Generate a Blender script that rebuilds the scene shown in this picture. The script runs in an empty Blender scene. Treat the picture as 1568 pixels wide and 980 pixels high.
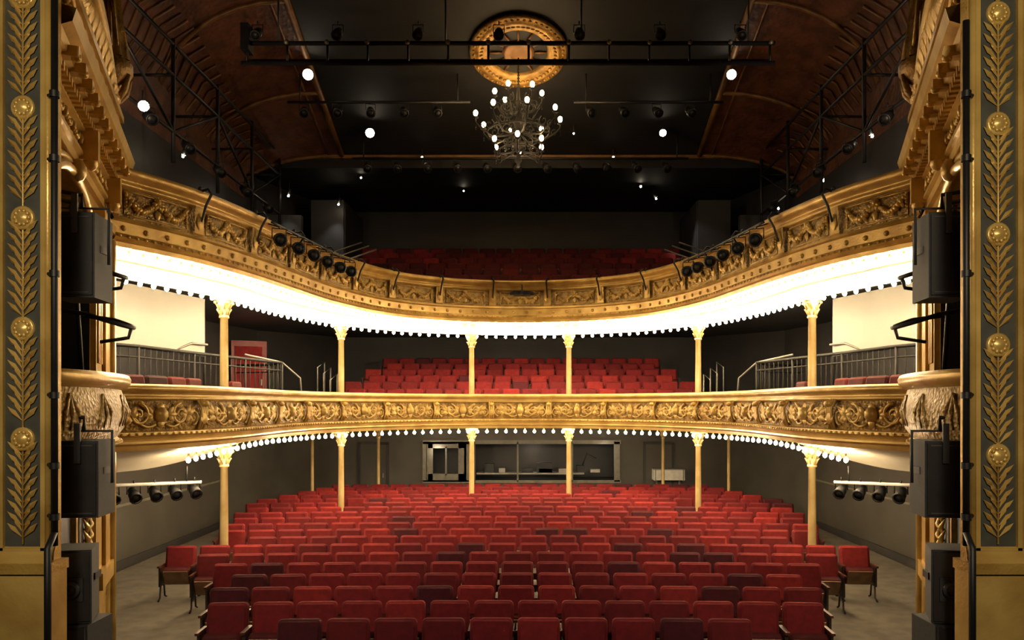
import bpy, math, random, bisect, bmesh
from mathutils import Vector, Matrix
random.seed(7)
sc = bpy.context.scene
EYE = 3.3
sc.view_settings.view_transform = 'Standard'
sc.view_settings.exposure = 0.0
# ------------------------------------------------------------------ materials
def mat(name, c1, c2=None, rough=0.5, metal=0.0, scale=6.0, bump=0.0, bscale=40.0, emit=None, es=0.0, vor=False):
    m = bpy.data.materials.new(name); m.use_nodes = True
    nt = m.node_tree; N = nt.nodes; L = nt.links
    b = N['Principled BSDF']
    b.inputs['Roughness'].default_value = rough
    b.inputs['Metallic'].default_value = metal
    tc = N.new('ShaderNodeTexCoord')
    if c2 is None: c2 = tuple(x*0.8 for x in c1)
    nz = N.new('ShaderNodeTexNoise'); nz.inputs['Scale'].default_value = scale; nz.inputs['Detail'].default_value = 2
    L.new(tc.outputs['Object'], nz.inputs['Vector'])
    cr = N.new('ShaderNodeValToRGB')
    cr.color_ramp.elements[0].position = 0.35; cr.color_ramp.elements[1].position = 0.65
    cr.color_ramp.elements[0].color = (*c2, 1); cr.color_ramp.elements[1].color = (*c1, 1)
    L.new(nz.outputs['Fac'], cr.inputs['Fac']); L.new(cr.outputs['Color'], b.inputs['Base Color'])
    if bump > 0:
        if vor:
            t = N.new('ShaderNodeTexVoronoi'); t.inputs['Scale'].default_value = bscale; out = t.outputs['Distance']
        else:
            t = N.new('ShaderNodeTexNoise'); t.inputs['Scale'].default_value = bscale; t.inputs['Detail'].default_value = 1; out = t.outputs['Fac']
        L.new(tc.outputs['Object'], t.inputs['Vector'])
        bp = N.new('ShaderNodeBump'); bp.inputs['Strength'].default_value = bump; bp.inputs['Distance'].default_value = 0.02
        L.new(out, bp.inputs['Height']); L.new(bp.outputs['Normal'], b.inputs['Normal'])
    if emit:
        b.inputs['Emission Color'].default_value = (*emit, 1); b.inputs['Emission Strength'].default_value = es
    return m
GOLD = mat('gold_paint', (0.60,0.385,0.10), (0.41,0.24,0.052), 0.36, 0.35, 3, 0.2, 45)
GOLDL = mat('gold_paint_light', (0.68,0.465,0.145), (0.50,0.31,0.085), 0.34, 0.3, 3, 0.12, 30)
GOLDD = mat('gold_antique', (0.42,0.245,0.06), (0.20,0.11,0.026), 0.42, 0.35, 5, 0.5, 30)
GOLDF = mat('gold_frieze_ground', (0.42,0.265,0.072), (0.19,0.11,0.027), 0.45, 0.3, 9, 0.6, 28, vor=True)
GOLDS = mat('gold_stipple', (0.44,0.29,0.09),(0.25,0.15,0.04),.45,.25,12,.7,26,vor=True)
COLC = mat('column_gold_cream', (0.68,0.50,0.23), (0.56,0.39,0.15), 0.38, 0.2, 4)
PANEL = mat('panel_ground', (0.065,0.068,0.055), (0.043,0.045,0.037), 0.6, 0, 5)
CREAM = mat('cream_plaster', (0.86,0.78,0.62), (0.80,0.71,0.54), 0.55, 0, 2)
CREAMD = mat('candle_cream', (0.30,0.22,0.12), None, 0.55, 0, 2)
CREAMW = mat('cream_screen', (0.36,0.335,0.285), (0.33,0.305,0.26), 0.6, 0, 1)
WALLD = mat('wall_dark_paint', (0.028,0.026,0.026), (0.021,0.020,0.020), 0.6, 0, 1.5)
WALLU = mat('wall_upper_paint', (0.024,0.023,0.025), (0.018,0.017,0.018), 0.55, 0, 1.5)
WALLG = mat('wall_grey_paint', (0.068,0.061,0.049), (0.052,0.046,0.037), 0.55, 0, 1.2)
TRIMG = mat('booth_frame_paint', (0.17,0.155,0.12), None, 0.5)
BROWN = mat('ceiling_brown', (0.125,0.042,0.017), (0.06,0.019,0.008), 0.55, 0, 3, 0.6, 9, vor=True)
RIB = mat('ceiling_rib_gold', (0.20,0.095,0.027), (0.12,0.052,0.013), 0.5, 0.2, 4)
BLACKC = mat('ceiling_black', (0.005,0.005,0.006), (0.0035,0.0035,0.004), 0.7, 0, 1)
BLACK = mat('black_metal', (0.010,0.010,0.012), (0.006,0.006,0.008), 0.5, 0.1, 8)
BLACKP = mat('speaker_black', (0.014,0.014,0.018), (0.009,0.009,0.012), 0.7, 0, 30)
SPTRIM = mat('speaker_trim',(.04,.04,.045),None,.5)
IRON = mat('wrought_iron', (0.006,0.004,0.003), (0.004,0.003,0.002), 0.75, 0.0, 10)
CARPET = mat('carpet_grey', (0.17,0.15,0.12), (0.125,0.11,0.088), 0.9, 0, 4)
STAGE = mat('stage_boards', (0.03,0.027,0.025), None, 0.5)
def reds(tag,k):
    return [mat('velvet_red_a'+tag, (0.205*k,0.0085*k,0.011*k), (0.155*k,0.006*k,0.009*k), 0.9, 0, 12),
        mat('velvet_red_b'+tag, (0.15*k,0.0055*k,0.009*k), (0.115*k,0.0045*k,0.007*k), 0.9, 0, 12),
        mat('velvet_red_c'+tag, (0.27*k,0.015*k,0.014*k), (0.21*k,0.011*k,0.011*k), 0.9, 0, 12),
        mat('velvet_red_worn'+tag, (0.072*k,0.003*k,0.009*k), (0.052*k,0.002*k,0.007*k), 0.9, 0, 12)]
REDS=reds('',1.0); REDS_SHADE=reds('_shaded',0.45)  # second set: same velvet, darkened so the gallery's dim light sits in the colour
WOOD = mat('seat_plywood', (0.24,0.13,0.06), (0.16,0.085,0.04), 0.5, 0, 8)
WOODR = mat('seat_armrest', (0.085,0.018,0.012), (0.06,0.012,0.009), 0.5, 0, 8)
CUSH = mat('velvet_cushion', (0.085,0.004,0.006), (0.06,0.003,0.0045), 0.9, 0, 12)
SEATIRON = mat('seat_ironwork', (0.05,0.035,0.03), None, 0.5, 0.4)
STEEL = mat('pale_steel', (0.32,0.30,0.27), None, 0.4, 0.5)
WHITEP = mat('white_paint', (0.75,0.72,0.65), None, 0.5)
BULB = mat('bulb_glow', (1,0.9,0.7), (1,0.9,0.7), 0.3, emit=(1.0,0.77,0.46), es=280)
BULBC = mat('candle_bulb_glow', (1,0.9,0.7), (1,0.9,0.7), 0.3, emit=(1.0,0.66,0.30), es=110)
LENS = mat('spot_lens_glow', (1,0.9,0.8), (1,0.9,0.8), 0.3, emit=(1.0,0.84,0.60), es=50)
REDDOOR = mat('door_red_paint', (0.20,0.010,0.010), None, 0.4)

# ------------------------------------------------------------------ mesh builder
class MB:
    def __init__(s): s.v=[]; s.f=[]; s.m=[]; s.s=[]
    def add(s, vs, fs, mi=0, sm=False):
        o=len(s.v); s.v.extend([tuple(v) for v in vs])
        for f in fs: s.f.append([i+o for i in f]); s.m.append(mi); s.s.append(sm)
    def box(s, c, d, mi=0, rz=0, rx=0):
        hx,hy,hz=d[0]/2,d[1]/2,d[2]/2
        M=Matrix.Rotation(rz,3,'Z')@Matrix.Rotation(rx,3,'X'); C=Vector(c)
        vs=[C+M@Vector((x*hx,y*hy,z*hz)) for z in(-1,1) for y in(-1,1) for x in(-1,1)]
        s.add(vs,[(0,2,3,1),(4,5,7,6),(0,1,5,4),(2,6,7,3),(0,4,6,2),(1,3,7,5)],mi)
    def hexa(s, b, t, mi=0):
        s.add(list(b)+list(t),[(3,2,1,0),(4,5,6,7),(0,1,5,4),(1,2,6,5),(2,3,7,6),(3,0,4,7)],mi)
    def tube(s, pts, r, mi=0, n=6, cap=True, closed=False):
        P=[Vector(p) for p in pts]; k=len(P)
        if k<2: return
        if not hasattr(r,'__len__'): r=[r]*k
        vs=[]; up=None
        for i in range(k):
            if closed: t=P[(i+1)%k]-P[i-1]
            else: t=P[min(i+1,k-1)]-P[max(i-1,0)]
            if t.length<1e-9: t=Vector((0,0,1))
            t.normalize()
            if up is None: up=Vector((0,0,1)) if abs(t.z)<0.9 else Vector((0,1,0))
            a=up-t*up.dot(t)
            if a.length<1e-4: a=Vector((1,0,0))-t*t.x
            a.normalize(); b=t.cross(a); up=a
            for j in range(n):
                th=2*math.pi*j/n
                vs.append(P[i]+(a*math.cos(th)+b*math.sin(th))*r[i])
        fs=[]
        for i in range(k if closed else k-1):
            i2=(i+1)%k
            for j in range(n): fs.append((i*n+j,i*n+(j+1)%n,i2*n+(j+1)%n,i2*n+j))
        if cap and not closed: fs.append(tuple(range(n-1,-1,-1))); fs.append(tuple((k-1)*n+j for j in range(n)))
        s.add(vs,fs,mi,True)
    def lathe(s, prof, o=(0,0,0), mi=0, n=16, M=None, sm=True):
        vs=[];O=Vector(o)
        for (r,z) in prof:
            for j in range(n):
                th=2*math.pi*j/n
                p=Vector((r*math.cos(th),r*math.sin(th),z))
                if M: p=M@p
                vs.append(O+p)
        fs=[(i*n+j,i*n+(j+1)%n,(i+1)*n+(j+1)%n,(i+1)*n+j) for i in range(len(prof)-1) for j in range(n)]
        s.add(vs,fs,mi,sm)
    def blob(s, c, r, mi=0, n=8, k=5, M=None):
        if not hasattr(r,'__len__'): r=(r,r,r)
        prof=[(math.sin(math.pi*i/k),-math.cos(math.pi*i/k)) for i in range(k+1)]
        vs=[];C=Vector(c)
        for (a,z) in prof:
            for j in range(n):
                th=2*math.pi*j/n; p=Vector((a*math.cos(th)*r[0],a*math.sin(th)*r[1],z*r[2]))
                if M: p=M@p
                vs.append(C+p)
        fs=[(i*n+j,i*n+(j+1)%n,(i+1)*n+(j+1)%n,(i+1)*n+j) for i in range(k) for j in range(n)]
        s.add(vs,fs,mi,True)
    def strip(s, A, B, mi=0, sm=False):
        k=len(A); s.add(list(A)+list(B),[(i,i+1,k+i+1,k+i) for i in range(k-1)],mi,sm)
    def rows(s, R, mi=0, sm=False, closed=False):
        k=len(R[0]); vs=[p for r in R for p in r]; fs=[]
        for i in range(len(R)-1):
            for j in range(k if closed else k-1):
                j2=(j+1)%k; fs.append((i*k+j,i*k+j2,(i+1)*k+j2,(i+1)*k+j))
        s.add(vs,fs,mi,sm)
    def pillow(s, c, w, h, d, mi=0, M=None, rc=0.07, puff=0.03):
        def outl(k):
            pts=[]
            for (cx,cz,a) in ((1,1,0),(-1,1,90),(-1,-1,180),(1,-1,270)):
                for q in (0,30,60,90):
                    t=math.radians(a+q)
                    pts.append((cx*(w/2-rc)+math.cos(t)*(rc-k),cz*(h/2-rc)+math.sin(t)*(rc-k)))
            return pts
        lay=[(0.0,d/2),(0.0,-d/2+puff),(0.012,-d/2+puff*0.3),(0.035,-d/2)]
        C=Vector(c); R=[]
        for k,y in lay:
            r=[]
            for x,z in outl(k):
                p=Vector((x,y,z))
                if M: p=M@p
                r.append(C+p)
            R.append(r)
        o=len(s.v); s.rows(R,mi,True,True)
        s.f.append([o+i for i in range(16)]); s.m.append(mi); s.s.append(False)
        s.f.append([o+48+i for i in range(15,-1,-1)]); s.m.append(mi); s.s.append(False)
    def merge(s, o, M, remap=None):
        k=len(s.v); s.v.extend([tuple(M@Vector(v)) for v in o.v])
        for f,m,q in zip(o.f,o.m,o.s):
            s.f.append([i+k for i in f]); s.m.append(remap[m] if remap else m); s.s.append(q)
    def mirror(s):
        s.v=[(-a,b,c) for a,b,c in s.v]; s.f=[list(reversed(f)) for f in s.f]
    def build(s, name, mats, recalc=True):
        me=bpy.data.meshes.new(name); me.from_pydata(s.v,[],s.f)
        for m in mats: me.materials.append(m)
        me.polygons.foreach_set('material_index',s.m); me.polygons.foreach_set('use_smooth',s.s)
        me.update()
        if recalc:
            bm=bmesh.new(); bm.from_mesh(me); bmesh.ops.recalc_face_normals(bm,faces=bm.faces); bm.to_mesh(me); bm.free()
        ob=bpy.data.objects.new(name,me); sc.collection.objects.link(ob); return ob

# ------------------------------------------------------------------ plan paths
class Path:
    def __init__(s, ctrl, mirror=True):
        if mirror: ctrl=list(ctrl)+[(-x,y) for x,y in reversed(ctrl[:-1])]
        P=[Vector((x,y)) for x,y in ctrl]; P=[P[0]*2-P[1]]+P+[P[-1]*2-P[-2]]
        D=[]
        for i in range(1,len(P)-2):
            a,b,c,d=P[i-1:i+3]
            for q in range(24):
                t=q/24; D.append(0.5*((2*b)+(c-a)*t+(2*a-5*b+4*c-d)*t*t+(3*b-a-3*c+d)*t**3))
        D.append(P[-2]); s.D=D; s.S=[0]
        for i in range(1,len(D)): s.S.append(s.S[-1]+(D[i]-D[i-1]).length)
        s.L=s.S[-1]
    def at(s, d):
        d=max(0,min(s.L,d))
        i=min(max(bisect.bisect_right(s.S,d)-1,0),len(s.D)-2)
        t=(d-s.S[i])/(s.S[i+1]-s.S[i]); p=s.D[i].lerp(s.D[i+1],t)
        i0=max(i-3,0); i1=min(i+4,len(s.D)-1); tg=(s.D[i1]-s.D[i0]).normalized()
        return p,tg
    def pt(s, d, z, off=0):
        p,t=s.at(d)
        if callable(z): z=z(p.y)
        if callable(off): off=off(p.y)
        return Vector((p.x+t.y*off,p.y-t.x*off,z))
    def line(s, n, z, off=0): return [s.pt(s.L*i/n,z,off) for i in range(n+1)]
F1=Path([(-5.2,9.9),(-4.75,10.8),(-4.5,11.9),(-4.45,13.3),(-4.45,15),(-4.2,16.6),(-3.5,18.2),(-2.5,19.4),(-1.3,20.1),(0,20.3)])
F2=Path([(-5.3,10.2),(-4.75,11.4),(-4.4,12.8),(-4.15,14.4),(-3.9,16),(-3.4,17.6),(-2.7,18.7),(-1.5,19.5),(0,19.8)])
CL=Path([(-6.3,10.3),(-5.7,11.8),(-5.14,13.7),(-4.85,16),(-4.17,18.3),(-2.9,20.0),(-1.3,20.8),(0,21.0)])
def poly_path(pts,n):
    P=[Vector(p) for p in pts]; S=[0]
    for i in range(1,len(P)): S.append(S[-1]+(P[i]-P[i-1]).length)
    out=[]
    for k in range(n+1):
        d=S[-1]*k/n; i=0
        while i<len(P)-2 and S[i+1]<d: i+=1
        t=(d-S[i])/(S[i+1]-S[i]); out.append(P[i].lerp(P[i+1],t))
    return out
NS=200
PER=poly_path([(-7.73,10.27),(-7.73,23),(-6.18,26.98),(6.18,26.98),(7.73,23),(7.73,10.27)],NS)
PERS=poly_path([(-7.73,10.27),(-7.73,20.5),(-6.38,24.48),(6.38,24.48),(7.73,20.5),(7.73,10.27)],NS)
fz=lambda y: max(0,0.011*(y-8.75))
def sm01(t): t=max(0,min(1,t)); return t*t*(3-2*t)

# ------------------------------------------------------------------ room shell
b=MB()
b.add([(-8,7,0),(8,7,0),(8,8.75,0),(-8,8.75,0),(8,25,fz(25)),(-8,25,fz(25))],[(0,1,2,3),(3,2,4,5)]); b.build('floor',[CARPET])
b=MB(); b.box((0,1.4,0.55),(12,11.2,1.1)); b.build('stage_floor',[STAGE])
for sx,nm in((-1,'left'),(1,'right')):
    b=MB()
    P=[(sx*7.75,7.0),(sx*7.75,20.5),(sx*7.75,23),(sx*6.2,27)]
    for i in (0,1,2):
        (x0,y0),(x1,y1)=P[i],P[i+1]
        b.add([(x0,y0,2.8),(x1,y1,2.8),(x1,y1,5.7),(x0,y0,5.7)],[(0,1,2,3)],0)
        b.add([(x0,y0,5.7),(x1,y1,5.7),(x1,y1,12.5),(x0,y0,12.5)],[(0,1,2,3)],2)
    b.add([(sx*7.75,7,-0.1),(sx*7.75,20.5,-0.1),(sx*7.75,20.5,2.8),(sx*7.75,7,2.8)],[(0,1,2,3)],1)
    b.add([(sx*7.75,20.5,-0.1),(sx*6.4,24.5,-0.1),(sx*6.4,24.5,2.8),(sx*7.75,20.5,2.8)],[(0,1,2,3)],1)
    b.build('wall_'+nm,[WALLD,WALLG,WALLU])
    b=MB(); b.box((sx*7.72,15.4,1.35),(0.05,10.2,0.05)); b.build('trim_'+('1' if sx<0 else '2'),[TRIMG])
    b=MB(); b.box((sx*7.72,15.4,0.2),(0.04,10.2,0.16)); b.build('baseboard_'+nm,[WALLD])
b=MB(); b.add([(-6.4,27,2.8),(6.4,27,2.8),(6.4,27,5.8),(-6.4,27,5.8)],[(0,1,2,3)]); b.add([(-6.4,27,5.8),(6.4,27,5.8),(6.4,27,12.5),(-6.4,27,12.5)],[(0,1,2,3)],1); b.build('wall_back',[WALLD,WALLU])
b=MB(); Y=24.5
for x0,x1,z0,z1 in((-6.5,-3.0,-0.1,2.8),(3.08,6.5,-0.1,2.8),(-3.0,3.08,2.12,2.8),(-3.0,3.08,-0.1,0.9)):
    b.box(((x0+x1)/2,Y+0.06,(z0+z1)/2),(x1-x0,0.12,z1-z0))
b.build('wall_rear_stalls',[WALLG])
b=MB()
def fr(x0,x1,z0,z1): b.box(((x0+x1)/2,Y-0.01,(z0+z1)/2),(x1-x0,0.1,z1-z0),0)
fr(-3.06,3.12,2.08,2.2); fr(-3.06,3.12,0.86,0.95)
for x,w in((-3.0,.14),(-1.6,.34),(3.0,.18),(-0.1,.05),(1.6,.05)): fr(x-w/2,x+w/2,0.9,2.15)
fr(-2.95,-2.75,0.9,2.15); fr(-1.95,-1.7,0.9,2.15); fr(-2.9,-1.7,1.95,2.15); fr(-2.9,-1.7,0.9,1.15); fr(-2.36,-2.31,1.1,2.0)
b.box((0,Y+1.6,1.5),(6.2,0.05,1.6),1); b.box((0,Y+0.85,0.88),(6.1,1.5,0.05),1); b.box((0,Y+0.85,2.2),(6.1,1.5,0.05),1)
b.box((-3.02,Y+.85,1.5),(.05,1.5,1.4),1); b.box((3.1,Y+.85,1.5),(.05,1.5,1.4),1)
b.box((0.3,Y+0.5,1.13),(3.4,0.5,0.05),2)
for i,(x,w,h,m) in enumerate([(-1.0,.3,.28,3),(-.6,.2,.14,2),(0.2,.35,.1,3),(0.75,.5,.3,3),(0.78,.42,.12,2),(1.35,.3,.12,2),(1.9,.25,.22,3),(2.35,.3,.1,2)]):
    b.box((x,Y+0.45,1.16+h/2),(w,.25,h),m)
b.tube([(1.9,Y+.5,1.2),(2.1,Y+.5,1.75),(2.4,Y+.5,1.6)],.02,3)
b.build('control_booth_window',[TRIMG,WALLD,STEEL,BLACK])
for k,(x,w) in enumerate(((-4.6,.8),(4.3,.8))):
    b=MB(); b.box((x,Y-.03,1.1),(w,.04,1.95),0); b.box((x,Y-.04,2.11),(w+.16,.06,.08),1)
    for q in(-1,1): b.box((x+q*(w/2+.04),Y-.04,1.1),(.08,.06,2.0),1)
    b.box((x+w*.38,Y-.07,1.1),(.03,.05,.14),2); b.build('door_%d'%(k+1),[WALLG,WALLD,STEEL])

def zc(y): return 12.0 if y<16.8 else 12.0-(y-16.8)*0.333
b=MB()
ys=[6.6,10,13,15,16.8,18.5,20.2,22]
b.strip([(-5.0,y,zc(y)) for y in ys],[(5.0,y,zc(y)) for y in ys],0)
b.strip([(-8,22,9.95),(8,22,9.95)],[(-8,27.1,9.95),(8,27.1,9.95)],0)
b.add([(-8,22,9.95),(8,22,9.95),(8,22,10.3),(-8,22,10.3)],[(0,1,2,3)],0)
cz=lambda t,y: 9.1+(zc(y)-9.1)*(0.25+.75*math.cos(t*math.pi/2))
for sx in(-1,1):
    rr=[[(sx*(5.0+2.75*math.sin(q/8*math.pi/2)),y,cz(q/8,y) if q<8 else 9.1) for y in ys] for q in range(9)]
    b.rows(rr,1,True)
    b.tube([(sx*5.0,y,zc(y)-.02) for y in ys],.08,2,8)
    b.tube([(sx*5.35,y,cz(math.asin(.35/2.75)*2/math.pi,y)-.02) for y in ys],.03,2,6)
    for y in (13.5,16.8,19.5,21.9):
        b.tube([(sx*(5.0+2.75*math.sin(t/8*math.pi/2)),y,cz(t/8,y)-.03) for t in range(8)],.06,2,6)
    for k in range(26):
        y=13.7+.3*k; b.tube([(sx*(5.0+2.75*math.sin(t/8*math.pi/2)),y-(.15 if t%2 else 0),cz(t/8,y)-.02) for t in range(4,8)],.03,2 if k%2 else 1,4)
b.box((0,21.95,10.24),(12.2,.12,.09),2); b.box((0,21.9,10.38),(12.2,.08,.05),2)
b.build('ceiling',[BLACKC,BROWN,RIB])

# ------------------------------------------------------------------ balconies
def sweep(b,path,prof,mi,n=NS,sm=False):
    b.rows([path.line(n,z,off) for off,z in prof],mi,sm)
def scroll(b,path,sc_,zc_,r,turns,dr,flip,mi,off,rad=.022,n=26):
    pts=[];rs=[]
    for i in range(n+1):
        t=i/n; a=t*turns*2*math.pi; rr=r*(1-t)**0.9+0.012
        pts.append(path.pt(sc_+dr*rr*math.cos(a+math.pi/2),zc_+flip*rr*math.sin(a+math.pi/2),off)); rs.append(rad*(1-.45*t))
    b.tube(pts,rs,mi,5); b.blob(path.pt(sc_,zc_,off),.03,mi,6,4)
def leaf(b,path,s0,z0,ang,L,w,mi,off):
    def q(u,v,h): return path.pt(s0+u*math.cos(ang)-v*math.sin(ang),z0+u*math.sin(ang)+v*math.cos(ang),off+h)
    vs=[q(0,0,.0),q(L*.35,w,.01),q(L*.75,w*.7,.0),q(L,0,.01),q(L*.75,-w*.7,0),q(L*.35,-w,.01),q(L*.3,0,.04),q(L*.7,0,.03)]
    b.add(vs,[(0,1,6),(1,2,7,6),(2,3,7),(3,4,7),(4,5,6,7),(5,0,6)],mi,True)

b=MB()
sweep(b,F1,[(-.16,3.50),(-.16,3.56),(.02,3.58),(.10,3.56),(.13,3.52),(.10,3.475),(.04,3.46),(.03,3.42),(.06,3.40),(.05,3.37),(.0,3.36)],1,sm=True)
def bomb(z):
    t=(3.36-z)/(3.36-2.95); return 0.0+.07*math.sin(math.pi*min(1,max(0,t))*.9)
sweep(b,F1,[(bomb(3.36-.41*i/6),3.36-.41*i/6) for i in range(7)],0,sm=True)
sweep(b,F1,[(.02,2.95),(.10,2.94),(.11,2.90),(.07,2.88),(.05,2.84),(.08,2.82),(.08,2.79),(.03,2.76),(.02,2.70),(-.12,2.70),(-.14,2.74)],1)
nb=int(F1.L/.11)
for i in range(nb): b.blob(F1.pt((i+.5)*F1.L/nb,2.91,.11),(.03,.03,.022),1,5,3)
npan=17; pl=F1.L/npan
for k in range(npan+1):
    s=k*pl
    for ds in(-.05,.0,.05): b.tube([F1.pt(s+ds,3.38,.04),F1.pt(s+ds,3.25,.13),F1.pt(s+ds,3.1,.12),F1.pt(s+ds,2.96,.06)],.022,1,5)
    leaf(b,F1,s,3.02,math.pi/2,.2,.09,1,.12); b.blob(F1.pt(s,3.32,.13),(.07,.07,.05),1,7,4)
for k in range(npan):
    c=(k+.5)*pl; off=.07
    for d in(-1,1):
        scroll(b,F1,c+d*.33,3.17,.14,1.6,d,1,1,off,.026)
        scroll(b,F1,c+d*.58,3.13,.10,1.5,-d,-1,1,off,.02)
        b.tube([F1.pt(c+d*(.08+.55*t/8),3.04+.22*(t/8)**2-.05*math.sin(t/8*6),off) for t in range(9)],.018,1,5)
        for a,L in((.5,.2),(1.1,.17),(-.5,.16),(2.2,.15),(-1.2,.12),(2.9,.14)):
            leaf(b,F1,c+d*.45,3.15,a if d>0 else math.pi-a,L,.05,1,off)
        for a,L in((.9,.15),(-.7,.13),(.1,.16)):
            leaf(b,F1,c+d*.12,3.16,a if d>0 else math.pi-a,L,.045,1,off)
    b.blob(F1.pt(c,3.17,off),(.1,.1,.11),1,9,5)
    leaf(b,F1,c,3.22,math.pi/2,.12,.06,1,off); leaf(b,F1,c,3.1,-math.pi/2,.12,.06,1,off)
b.strip(F1.line(NS,3.5,-.16),F1.line(NS,2.86,-.16),2)
b.strip(F1.line(NS,2.86,-.16),[(p.x,p.y,2.86) for p in PER],2)
b.build('lower_balcony_front',[GOLDF,GOLDL,WALLD],False)
drop=lambda y: .42*sm01((15.5-y)/3.5)
b=MB()
b.rows([F1.line(NS,2.71,-.12),CL.line(NS,lambda y:2.70-drop(y)*.55),CL.line(NS,lambda y:2.70-drop(y),lambda y:-.35*sm01((15.5-y)/3.5))],0,True)
b.strip(CL.line(NS,lambda y:2.70-drop(y),lambda y:-.35*sm01((15.5-y)/3.5)),[(p.x,p.y,2.66-drop(p.y)) for p in PERS],1)
b.build('ceiling_stalls_soffit',[CREAM,TRIMG],False)

b=MB()
sweep(b,F2,[(-.2,6.34),(-.2,6.42),(.04,6.44),(.14,6.42),(.17,6.37),(.12,6.31),(.05,6.29),(.04,6.25),(.07,6.23),(.05,6.19),(0,6.18)],1,sm=True)
sweep(b,F2,[(.0,6.18),(.02,6.1),(.03,5.9),(.03,5.78)],0,sm=True)
sweep(b,F2,[(.03,5.78),(.08,5.77),(.10,5.73),(.06,5.71),(.05,5.56),(.10,5.55),(.13,5.50),(.10,5.46),(.06,5.44),(.05,5.38),(-.1,5.38),(-.12,5.42)],1)
nb=int(F2.L/.13)
for i in range(nb): b.blob(F2.pt((i+.5)*F2.L/nb,5.51,.12),(.035,.035,.025),1,5,3)
nb=int(F2.L/.34)
for i in range(nb): b.blob(F2.pt((i+.5)*F2.L/nb,5.63,.055),(.04,.04,.04),1,7,4)
npan2=17; pl=F2.L/npan2
for k in range(npan2+1):
    s=k*pl
    b.rows([[F2.pt(s+ds,z,o) for z,o in((6.2,.03),(6.19,.1),(5.8,.08),(5.74,.03))] for ds in(-.09,-.085,.085,.09)],1)
    leaf(b,F2,s,5.84,math.pi/2,.26,.07,1,.1)
for k in range(npan2):
    c=(k+.5)*pl; off=.045; hw=pl/2-.2
    fp=[(c-hw,5.82),(c+hw,5.82),(c+hw,6.14),(c-hw,6.14)]
    for i in range(4):
        (a,z0),(d_,z1)=fp[i],fp[(i+1)%4]
        b.tube([F2.pt(a+(d_-a)*t/6,z0+(z1-z0)*t/6,.035) for t in range(7)],.012,1,4)
    for d in(-1,1):
        for t in range(13):
            u=t/12; ss=c+d*(hw*.95*u+.02); zz=6.1-.19*math.sin(math.pi*u)
            r=.02+.026*math.sin(math.pi*u)
            b.blob(F2.pt(ss,zz+random.uniform(-.012,.012),off+.01),(r*1.2,r*1.2,r*1.0),1,6,4)
            if t%3==1: leaf(b,F2,ss,zz,-math.pi/2+random.uniform(-.6,.6),.09,.03,1,off+.01)
        for t in range(5): b.blob(F2.pt(c+d*hw*.97,6.08-.045*t,off),(.03-.003*t,)*3,1,6,4)
    b.blob(F2.pt(c,6.09,off),(.05,.05,.05),1,8,5)
    for a in range(6): leaf(b,F2,c,6.06,a*math.pi/3,.1,.03,1,off)
    leaf(b,F2,c,5.98,-math.pi/2,.14,.05,1,off)
b.strip(F2.line(NS,6.36,-.2),F2.line(NS,5.5,-.2),2)
b.strip(F2.line(NS,5.7,-.2),[(p.x,p.y,5.7) for p in PER],2)
b.build('upper_balcony_front',[GOLDF,GOLD,WALLD],False)
b=MB()
b.strip(F2.line(NS,5.40,-.10),CL.line(NS,5.38,.12),0)
sweep(b,CL,[(.12,5.38),(.12,5.2),(.1,5.17),(-.1,5.17),(-.12,5.2),(-.12,5.38)],0)
b.strip(CL.line(NS,5.38,-.12),[(p.x,p.y,5.38 if p.y<20 else 5.38+(p.y-20)*.035) for p in PER],1)
b.build('ceiling_balcony_soffit',[CREAM,WALLD],False)

b=MB()
for k in range(1,npan2):
    s=k*pl
    b.tube([F2.pt(s,6.42,.12),F2.pt(s,6.44,.24),F2.pt(s,6.36,.30),F2.pt(s,6.2,.2),F2.pt(s,6.02,.14),F2.pt(s,5.92,.1)],[.02,.02,.022,.02,.018,.014],0,6)
    b.blob(F2.pt(s,6.46,.1),.035,0,6,4)
b.build('balcony_iron_brackets',[BLACK])

def bulbs(name,path,n,z,off,s0=0,s1=None,r=.034):
    b=MB(); s1=path.L if s1 is None else s1
    for i in range(n):
        s=s0+(s1-s0)*(i+.5)/n
        p=path.pt(s,z,off); b.blob(p,(r,r,r*1.15),0,6,4)
        b.tube([p+Vector((0,0,r*.9)),p+Vector((0,0,r+.06))],.016,1,5)
    b.build(name,[BULB,GOLD],False)
bulbs('balcony_festoon_bulbs',F1,92,lambda y:2.61-.16*sm01((15-y)/4),lambda y:-.16-.3*sm01((16-y)/4),1.9,F1.L-1.9,.038)
bulbs('balcony_festoon_bulbs',F2,104,5.31,-.2,.1,F2.L-.1)
bulbs('balcony_festoon_bulbs',CL,100,5.115,.06,.4,CL.L-.4,.038)

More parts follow.
